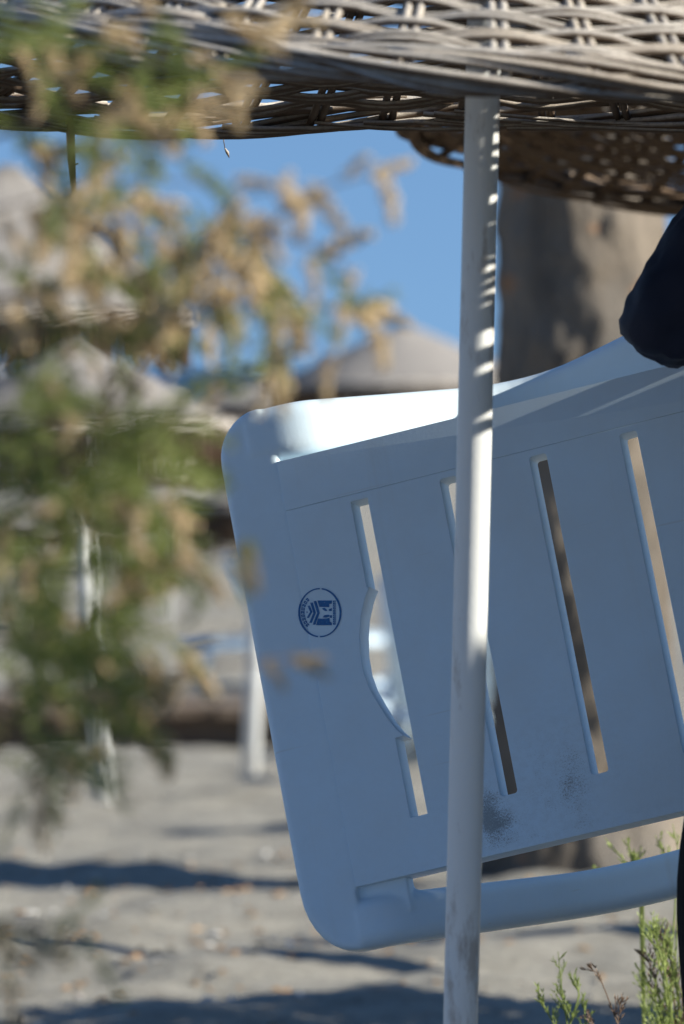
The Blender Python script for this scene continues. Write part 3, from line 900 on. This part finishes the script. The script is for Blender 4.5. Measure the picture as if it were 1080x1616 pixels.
J = [(Vector((-.01, 0, .96)), .10), (hl + Vector((.03, 0, -.02)), .090), (Vector((-.132, -.01, .72)), .090), (kl, .075), ((kl + al) / 2, .066), (al + Vector((0, 0, .0)), .058),
     (hr + Vector((0, 0, -.02)), .100), (Vector((.085, .01, .72)), .088), (kr, .072), ((kr + ar) / 2, .064), (ar, .056)]
skin('trousers', J, [(0, 1), (1, 2), (2, 3), (3, 4), (4, 5), (0, 6), (6, 7), (7, 8), (8, 9), (9, 10)], M_trouser, person)
for a_ in (al, ar):
    skin('shoe', [(a_ + Vector((0, .0, -.035)), .048), (a_ + Vector((0, -.045, -.05)), .040), (a_ + Vector((0, .09, -.052)), .044), (a_ + Vector((0, .17, -.060)), .032)], [(0, 1), (0, 2), (2, 3)], M_shoe, person)
# hands: palm, four fingers and a thumb closed over the edge of the lounger
def hand(w, fwd, up, side):
    """w wrist; fwd along the hand; up = back of hand; side = towards the thumb"""
    fwd, up, side = fwd.normalized(), up.normalized(), side.normalized()
    m = MB()
    js = [(w, (.026, .020)), (w + fwd * .035, (.036, .017)), (w + fwd * .075, (.040, .015))]
    ed = [(0, 1), (1, 2)]
    for k in range(4):
        off = side * (.030 - .020 * k); ln = (.070, .078, .073, .058)[k]
        a = w + fwd * .078 + off; b1 = a + fwd * ln * .42 - up * ln * .12; c1 = b1 + fwd * ln * .16 - up * ln * .33; d1 = c1 - up * ln * .24 - fwd * ln * .12
        n0 = len(js); js += [(a, .0095), (b1, .009), (c1, .0085), (d1, .0075)]; ed += [(2, n0), (n0, n0 + 1), (n0 + 1, n0 + 2), (n0 + 2, n0 + 3)]
    n0 = len(js); t0 = w + fwd * .030 + side * .034; js += [(t0, .012), (t0 + fwd * .030 + side * .014 - up * .018, .0105), (t0 + fwd * .050 + side * .006 - up * .040, .009)]
    ed += [(1, n0), (n0, n0 + 1), (n0 + 1, n0 + 2)]
    return skin('hand', js, ed, M_skin, person)
hand(wr_l, (grip - wr_l), Vector((0, -.35, 1)), Vector((1, .2, 0)))
hand(wr_r, Vector((.0, 1, -.1)), Vector((.3, -.2, 1)), Vector((-1, 0, .2)))

# ------------------------------------------------------------------ tamarisk in the foreground, far out of focus
YT = 3.95
def spray_mesh(seed, tan):
    rg = random.Random(seed); m = MB(); L_ = .050 if not tan else .036
    stem = [Vector((0, 0, 0))]
    for j in range(8): stem.append(stem[-1] + Vector((rg.uniform(-.0012, .0012), rg.uniform(-.0012, .0012), L_ / 8)))
    m.tube(stem, [.0007 - .0004 * j / 8 for j in range(9)], 4)
    nb = 34 if not tan else 60
    for k in range(nb):
        t = rg.random(); p = stem[int(t * 8)]; a = rg.uniform(0, 6.28)
        if not tan:
            d = Vector((math.cos(a), math.sin(a), rg.uniform(.6, 1.6))).normalized(); ln = rg.uniform(.007, .016) * (1.15 - .5 * t)
            e_ = p + d * ln; w = d.cross(Vector((rg.uniform(-1, 1), rg.uniform(-1, 1), rg.uniform(-1, 1)))).normalized() * .0011
            mid = p.lerp(e_, .5)
            m.add([p, mid - w, e_, mid + w], [(0, 1, 2, 3)])
            w2 = d.cross(w).normalized() * .0010; m.add([p, mid - w2, e_, mid + w2], [(0, 1, 2, 3)])
        else:
            d = Vector((math.cos(a), math.sin(a), rg.uniform(-.2, .9))).normalized(); r_ = .0055 * (1.1 - .75 * t) * rg.uniform(.6, 1)
            c = p + d * r_; s_ = rg.uniform(.0016, .0030)
            ax = d.cross(Vector((0, .3, 1))).normalized() * s_; ay = d.cross(ax).normalized() * s_; az = d * s_
            m.add([c + ax, c + ay, c - ax, c - ay, c + az, c - az], [(0, 1, 4), (1, 2, 4), (2, 3, 4), (3, 0, 4), (1, 0, 5), (2, 1, 5), (3, 2, 5), (0, 3, 5)])
    me = mesh_from('spray', m.V, m.F); me.materials.append(M_tan if tan else M_green)
    return me
G_ME = [spray_mesh(i, False) for i in range(5)]; T_ME = [spray_mesh(20 + i, True) for i in range(5)]
stem0 = P(-420, 1500, YT + .25)
tam = empty('tamarisk_bush', (stem0.x, stem0.y, G(stem0.x, stem0.y)))
tag(tam, 'green tamarisk branches with dry tan flower tufts, blurred at the left in the foreground', 'bush')
tb = tam.location.copy()
def tw(name, pts, r0, r1, dpt=0.):
    pp = []
    for i in range(len(pts) - 1):
        a, b_ = pts[i], pts[i + 1]
        for k in range(5): pp.append(a.lerp(b_, k / 5))
    pp.append(pts[-1]); n = len(pp)
    sm = [pp[0]] + [(pp[i - 1] + pp[i] * 2 + pp[i + 1]) / 4 for i in range(1, n - 1)] + [pp[-1]]
    m = MB(); m.tube([p - tb for p in sm], [r0 + (r1 - r0) * i / (n - 1) for i in range(n)], 6)
    return m.build(name, M_twig, tam)
tw('trunk', [Vector((tb.x, tb.y, -.1)), P(-400, 1500, YT + .22), P(-340, 900, YT + .12), P(-280, 500, YT + .05), P(-240, 100, YT), P(-160, -300, YT)], .022, .006)
BR = [
    [(-330, 900), (-60, 860), (90, 760), (210, 600), (330, 470), (440, 340), (520, 292), (604, 268)],
    [(-260, 300), (-60, 230), (70, 190), (200, 120), (300, 60)],
    [(-290, 600), (-40, 540), (150, 500), (330, 470), (470, 478), (585, 492)],
    [(-330, 950), (-60, 930), (100, 900), (250, 890), (330, 880), (388, 868)],
    [(-320, 1000), (-60, 990), (100, 1030), (240, 1072), (350, 1050), (466, 1038)],
    [(-320, 1050), (-80, 1080), (30, 1140), (70, 1200), (62, 1300)],
    [(-310, 800), (-60, 740), (100, 700), (230, 720), (290, 640), (335, 595)],
    [(-280, 520), (0, 470), (150, 450), (300, 410), (420, 370), (500, 390), (565, 436)],
    [(-340, 1420), (-120, 1450), (0, 1462), (80, 1468), (148, 1478)],
    [(-330, 1500), (-100, 1520), (0, 1560), (24, 1590)],
    [(300, 430), (345, 360), (375, 310), (430, 296), (450, 335)],
    [(380, 460), (420, 520), (440, 600)], [(440, 480), (490, 540), (530, 590)],
    [(-270, 400), (-40, 340), (100, 300), (180, 280), (330, 290)],
    [(-240, 60), (0, 30), (150, 20), (420, 60)],
]
for i, b_ in enumerate(BR):
    dd_ = random.uniform(-.12, .12)
    tw('branch', [P(x, y, YT + dd_ * min(1, k / 3)) for k, (x, y) in enumerate(b_)], .0030 if i < 10 else .0014, .0007)
# clumps: x, y, spread x, spread y, green sprays, tan tufts
CL = [
    (225, 110, 45, 35, 12, 2), (185, 185, 60, 30, 12, 3), (110, 105, 60, 35, 8, 3), (45, 60, 60, 40, 7, 2), (250, 242, 40, 10, 4, 0),
    (50, 240, 55, 25, 10, 2), (160, 30, 80, 20, 6, 3), (330, 130, 50, 50, 3, 7), (420, 60, 50, 40, 0, 5), (290, 190, 50, 30, 4, 4),
    (165, 270, 15, 20, 0, 3), (100, 290, 60, 25, 4, 5), (210, 320, 12, 12, 0, 3), (60, 350, 60, 30, 4, 8), (150, 360, 60, 30, 3, 9),
    (330, 350, 45, 40, 1, 8), (240, 400, 50, 30, 4, 8), (120, 430, 80, 30, 7, 10), (300, 430, 50, 30, 4, 9), (400, 410, 35, 28, 1, 10),
    (220, 480, 80, 25, 8, 10), (60, 480, 60, 30, 6, 8), (375, 480, 30, 30, 7, 4), (440, 480, 30, 18, 5, 3), (489, 500, 15, 18, 4, 1),
    (540, 488, 25, 10, 0, 4), (578, 494, 10, 8, 0, 2), (404, 350, 8, 14, 0, 3), (447, 310, 9, 20, 0, 4), (490, 296, 6, 14, 0, 2),
    (545, 278, 8, 6, 0, 1), (600, 269, 10, 5, 0, 2), (375, 300, 8, 14, 0, 2), (500, 400, 16, 14, 1, 2), (560, 432, 10, 12, 0, 1),
    (430, 545, 20, 24, 1, 4), (436, 600, 8, 10, 0, 2), (520, 582, 12, 16, 0, 2), (330, 600, 24, 16, 5, 1), (255, 530, 40, 24, 4, 5),
    (150, 560, 40, 40, 4, 4), (60, 570, 50, 30, 4, 2),
    (30, 660, 50, 40, 12, 2), (130, 690, 70, 35, 16, 3), (210, 730, 55, 35, 16, 2), (80, 750, 60, 30, 12, 2), (260, 690, 30, 20, 5, 1),
    (115, 790, 60, 30, 5, 7), (200, 800, 40, 25, 6, 5), (270, 810, 35, 30, 4, 4), (30, 850, 45, 40, 9, 4),
    (90, 880, 60, 35, 14, 3), (30, 940, 50, 35, 12, 3), (190, 890, 40, 25, 7, 2), (240, 870, 40, 20, 3, 5), (320, 880, 50, 20, 2, 6), (380, 868, 10, 14, 0, 1),
    (130, 980, 60, 30, 14, 3), (190, 950, 40, 30, 8, 3), (60, 1030, 60, 35, 12, 3), (170, 1060, 40, 30, 10, 3), (240, 1060, 30, 18, 1, 6), (300, 1040, 40, 14, 0, 5),
    (425, 1038, 5, 4, 0, 1), (466, 1040, 4, 9, 0, 2), (100, 1100, 60, 30, 8, 4), (190, 1110, 30, 30, 5, 4), (240, 1150, 30, 30, 0, 4),
    (30, 1160, 40, 30, 5, 2), (90, 1190, 30, 25, 8, 2), (50, 1240, 12, 14, 1, 2), (60, 1285, 8, 14, 0, 3), (120, 1210, 20, 14, 1, 3),
    (30, 1465, 50, 6, 3, 3), (110, 1472, 24, 5, 2, 1), (20, 1505, 24, 12, 0, 3), (8, 1580, 16, 16, 0, 3), (400, 855, 14, 8, 1, 0),
]
rg = random.Random(11)
ng = nt_ = 0
def spray(kind, p, sc):
    me = rg.choice(G_ME if kind else T_ME)
    o = bpy.data.objects.new('leaf_spray' if kind else 'dry_flower_tuft', me); C.objects.link(o); o.parent = tam
    d = Vector((rg.uniform(-.5, 1), rg.uniform(-.6, .6), rg.uniform(-1.1, .5))) if kind else Vector((rg.uniform(-.3, .6), rg.uniform(-.5, .5), rg.uniform(-1.2, .2)))
    o.rotation_euler = d.to_track_quat('Z', 'Y').to_euler(); o.location = p - tb; o.scale = (sc,) * 3
for (x, y, sx_, sy_, g_, t_) in CL:
    g_ = int(round(g_ * (.6 if y < 560 else .95) * (.55 if x > 225 and y > 560 else 1)))
    for k in range(g_):
        if ng >= 298: break
        spray(True, P(rg.gauss(x, sx_ * .6), rg.gauss(y, sy_ * .6), YT + rg.uniform(-.15, .15)), rg.uniform(.95, 1.35)); ng += 1
    for k in range(t_):
        if nt_ >= 298: break
        spray(False, P(rg.gauss(x, sx_ * .55), rg.gauss(y, sy_ * .55), YT + rg.uniform(-.12, .12)), rg.uniform(.6, 1.05) * (1.2 if y < 560 else 1)); nt_ += 1

# ------------------------------------------------------------------ tamarisk seedlings and bush at the lower right
def sprig(root, pts, r0, n_side, mat_, rgx, leaf=.012, name='stem', spread=.05):
    m = MB(); P0 = []
    for i in range(len(pts) - 1):
        for k in range(8): P0.append(pts[i].lerp(pts[i + 1], k / 8))
    P0.append(pts[-1]); n = len(P0)
    m.tube(P0, [r0 * (1 - .75 * i / (n - 1)) for i in range(n)], 5)
    for j in range(n_side):
        t = rgx.uniform(.15, .97); i = min(n - 2, int(t * (n - 1))); p = P0[i]; tg = (P0[i + 1] - P0[i]).normalized()
        s = Vector((rgx.uniform(-1, 1), rgx.uniform(-1, 1), rgx.uniform(-.3, .5))); d = (tg + s * .9).normalized(); ln = spread * rgx.uniform(.4, 1) * (1.1 - .7 * t)
        side = [p + d * ln * q_ / 4 + tg * .12 * ln * (q_ / 4) ** 2 for q_ in range(5)]
        m.tube(side, [r0 * .42 * (1 - .7 * q_ / 4) for q_ in range(5)], 4)
        for q_ in range(9):
            pp = side[min(4, 1 + q_ // 2)]; dd2 = (d + Vector((rgx.uniform(-1, 1), rgx.uniform(-1, 1), rgx.uniform(-.2, 1))) * .6).normalized(); l2 = leaf * rgx.uniform(.5, 1)
            w = dd2.cross(Vector((rgx.uniform(-1, 1), rgx.uniform(-1, 1), rgx.uniform(-1, 1)))).normalized() * .0009
            m.add([pp, pp + dd2 * l2 * .5 - w, pp + dd2 * l2, pp + dd2 * l2 * .5 + w], [(0, 1, 2, 3)])
    return m.build(name, mat_, root, False)
def seedling(Y, stems, label, mat_=M_sprig, root_px=None, side=26, spread=.045, r0=.0020):
    b0 = P(*root_px, Y); b0 = Vector((b0.x, b0.y, G(b0.x, b0.y) - .01))
    root = empty('tamarisk_seedling', b0); tag(root, label, 'plant', 'young tamarisk shoots')
    rgx = random.Random(int(Y * 100) + len(label))
    for st in stems:
        pts = [Vector((0, 0, 0))] + [P(x, y, Y) - b0 for x, y in st]
        sprig(root, pts, r0, side, mat_, rgx, spread=spread, leaf=.011)
seedling(7.75, [[(895, 1610), (886, 1555), (881, 1502)], [(900, 1616), (915, 1570), (905, 1545)], [(880, 1625), (860, 1590), (848, 1566)], [(925, 1625), (922, 1585)]], 'feathery green shoot rising left of the bare one at the bottom', root_px=(905, 1900), side=15, spread=.032)
seedling(7.6, [[(975, 1616), (958, 1570), (944, 1535), (930, 1530)], [(940, 1620), (925, 1600)], [(975, 1616), (980, 1580)]], 'thin nearly bare arching shoot at the bottom between pole and person', M_twig, (985, 1900), 9, .030, .0016)
seedling(8.1, [[(1015, 1400), (1005, 1370), (988, 1322)], [(1015, 1400), (992, 1365), (955, 1322)], [(1010, 1405), (975, 1392), (936, 1366)], [(1012, 1395), (1008, 1360), (1007, 1343)], [(1068, 1400), (1052, 1350), (1034, 1318)], [(1075, 1400), (1070, 1340), (1062, 1300)]], 'green shoots standing up behind the lower rail of the lounger', root_px=(1025, 1900), side=14, spread=.025)
bz = P(1075, 1616, 7.9); b0 = Vector((bz.x, 7.9, G(bz.x, 7.9)))
bush = empty('tamarisk_bush', b0)
tag(bush, 'bright green tamarisk bush at the lower right corner beside the black trousers', 'bush')
rgx = random.Random(5)
for k in range(22):
    tx_, ty_ = rgx.uniform(1010, 1160), rgx.uniform(1450, 1640); Yk = 7.9 + rgx.uniform(-.1, .12)
    e_ = P(tx_, ty_, Yk) - b0
    sprig(bush, [Vector((0, 0, -.02)), Vector((e_.x * .35 + .02, e_.y * .4, e_.z * .5)), Vector((e_.x * .75 + .01, e_.y * .8, e_.z * .85)), e_], .0024, 34, M_sprig if k % 4 else M_twig, rgx, spread=.06, name='branch')

# unseen tamarisks added beside the camera to shade the sand before the lounger
# unseen tamarisks added right of the frame to shade pole foot, lounger and sand
def shade_bush(x, y, rx, h, label, n=2600):
    g = G(x, y); root = empty('tamarisk_bush', (x, y, g)); tag(root, label, 'bush'); rr = random.Random(int(x * 77))
    m = MB()
    for k in range(9):
        a = rr.uniform(0, 6.28); m.tube([(0, 0, -.1), (.3 * rx * math.cos(a), .3 * rx * math.sin(a), h * .4), (.75 * rx * math.cos(a), .75 * rx * math.sin(a), h * .85)], [.02, .012, .004], 6)
    m.build('stems', M_twig, root)
    m = MB()
    for k in range(n):
        a = rr.uniform(0, 6.28); t = rr.random() ** .55; r_ = rx * math.sqrt(rr.random()) * (1.05 - .5 * t); z = h * (.04 + .95 * t)
        p = Vector((r_ * math.cos(a), r_ * math.sin(a), z)); kk = 1 if rx < 1 else 2.2; d = Vector((math.cos(a), math.sin(a), rr.uniform(.2, 1.6))).normalized() * rr.uniform(.05, .12) * kk
        w = d.cross(Vector((rr.uniform(-1, 1), rr.uniform(-1, 1), rr.uniform(-1, 1)))).normalized() * rr.uniform(.008, .016) * kk
        m.add([p, p + d * .5 - w, p + d, p + d * .5 + w], [(0, 1, 2, 3)])
    o = m.build('foliage', M_green, root, False); tag(o, kind='stuff')
shade_bush(2.95, 6.50, .50, 2.36, 'tall unseen tamarisk added far right of the person to shade the lounger', 18000)  # added to keep the sun off the held panel
shade_bush(2.30, 5.95, .52, 1.87, 'unseen tamarisk added right of the nearest parasol pole to shade its foot', 14000)
shade_bush(5.6, 2.5, 1.9, 3.3, 'wide unseen tamarisk added beside the photographer on the right for shade', 16000)
shade_bush(6.2, -1.4, 2.1, 3.4, 'wide unseen tamarisk added behind the photographer on the right for shade', 16000)
shade_bush(1.75, 10.75, .55, 1.0, 'unseen tamarisk bush added behind the person on the right to cast shade', 4000)  # added to darken the sand at the lower right

# ------------------------------------------------------------------ litter on the sand
rg = random.Random(3); m = MB(); ms = MB()
for k in range(420):
    y = rg.uniform(10.8, 17); x = rg.uniform(-1.1, 1.0) * y / 14
    if rg.random() < .5: x = rg.uniform(-1, -.1) * y / 14
    z = G(x, y) + .006; s = rg.uniform(.008, .026)
    rot = Matrix.Rotation(rg.uniform(0, 6.28), 3, 'Z') @ Matrix.Rotation(rg.uniform(-.5, .5), 3, 'X')
    tgt = m if rg.random() < .8 else ms
    V = [rot @ Vector(v_) * s + Vector((x, y, z)) for v_ in ((-1, 0, 0), (-.3, -.4, .12), (.6, -.25, .2), (1, 0, .05), (.5, .35, .18), (-.4, .3, .1), (0, 0, .5))]
    tgt.add(V, [(0, 1, 6), (1, 2, 6), (2, 3, 6), (3, 4, 6), (4, 5, 6), (5, 0, 6), (5, 4, 3, 2, 1, 0)])
tag(m.build('leaf_litter', M_litter, None, False), 'orange brown dry leaves scattered over the sand', 'litter', None, 'stuff')
tag(ms.build('pebbles', M_shell, None, False), 'small pale pebbles and shells scattered over the sand', 'pebbles', None, 'stuff')
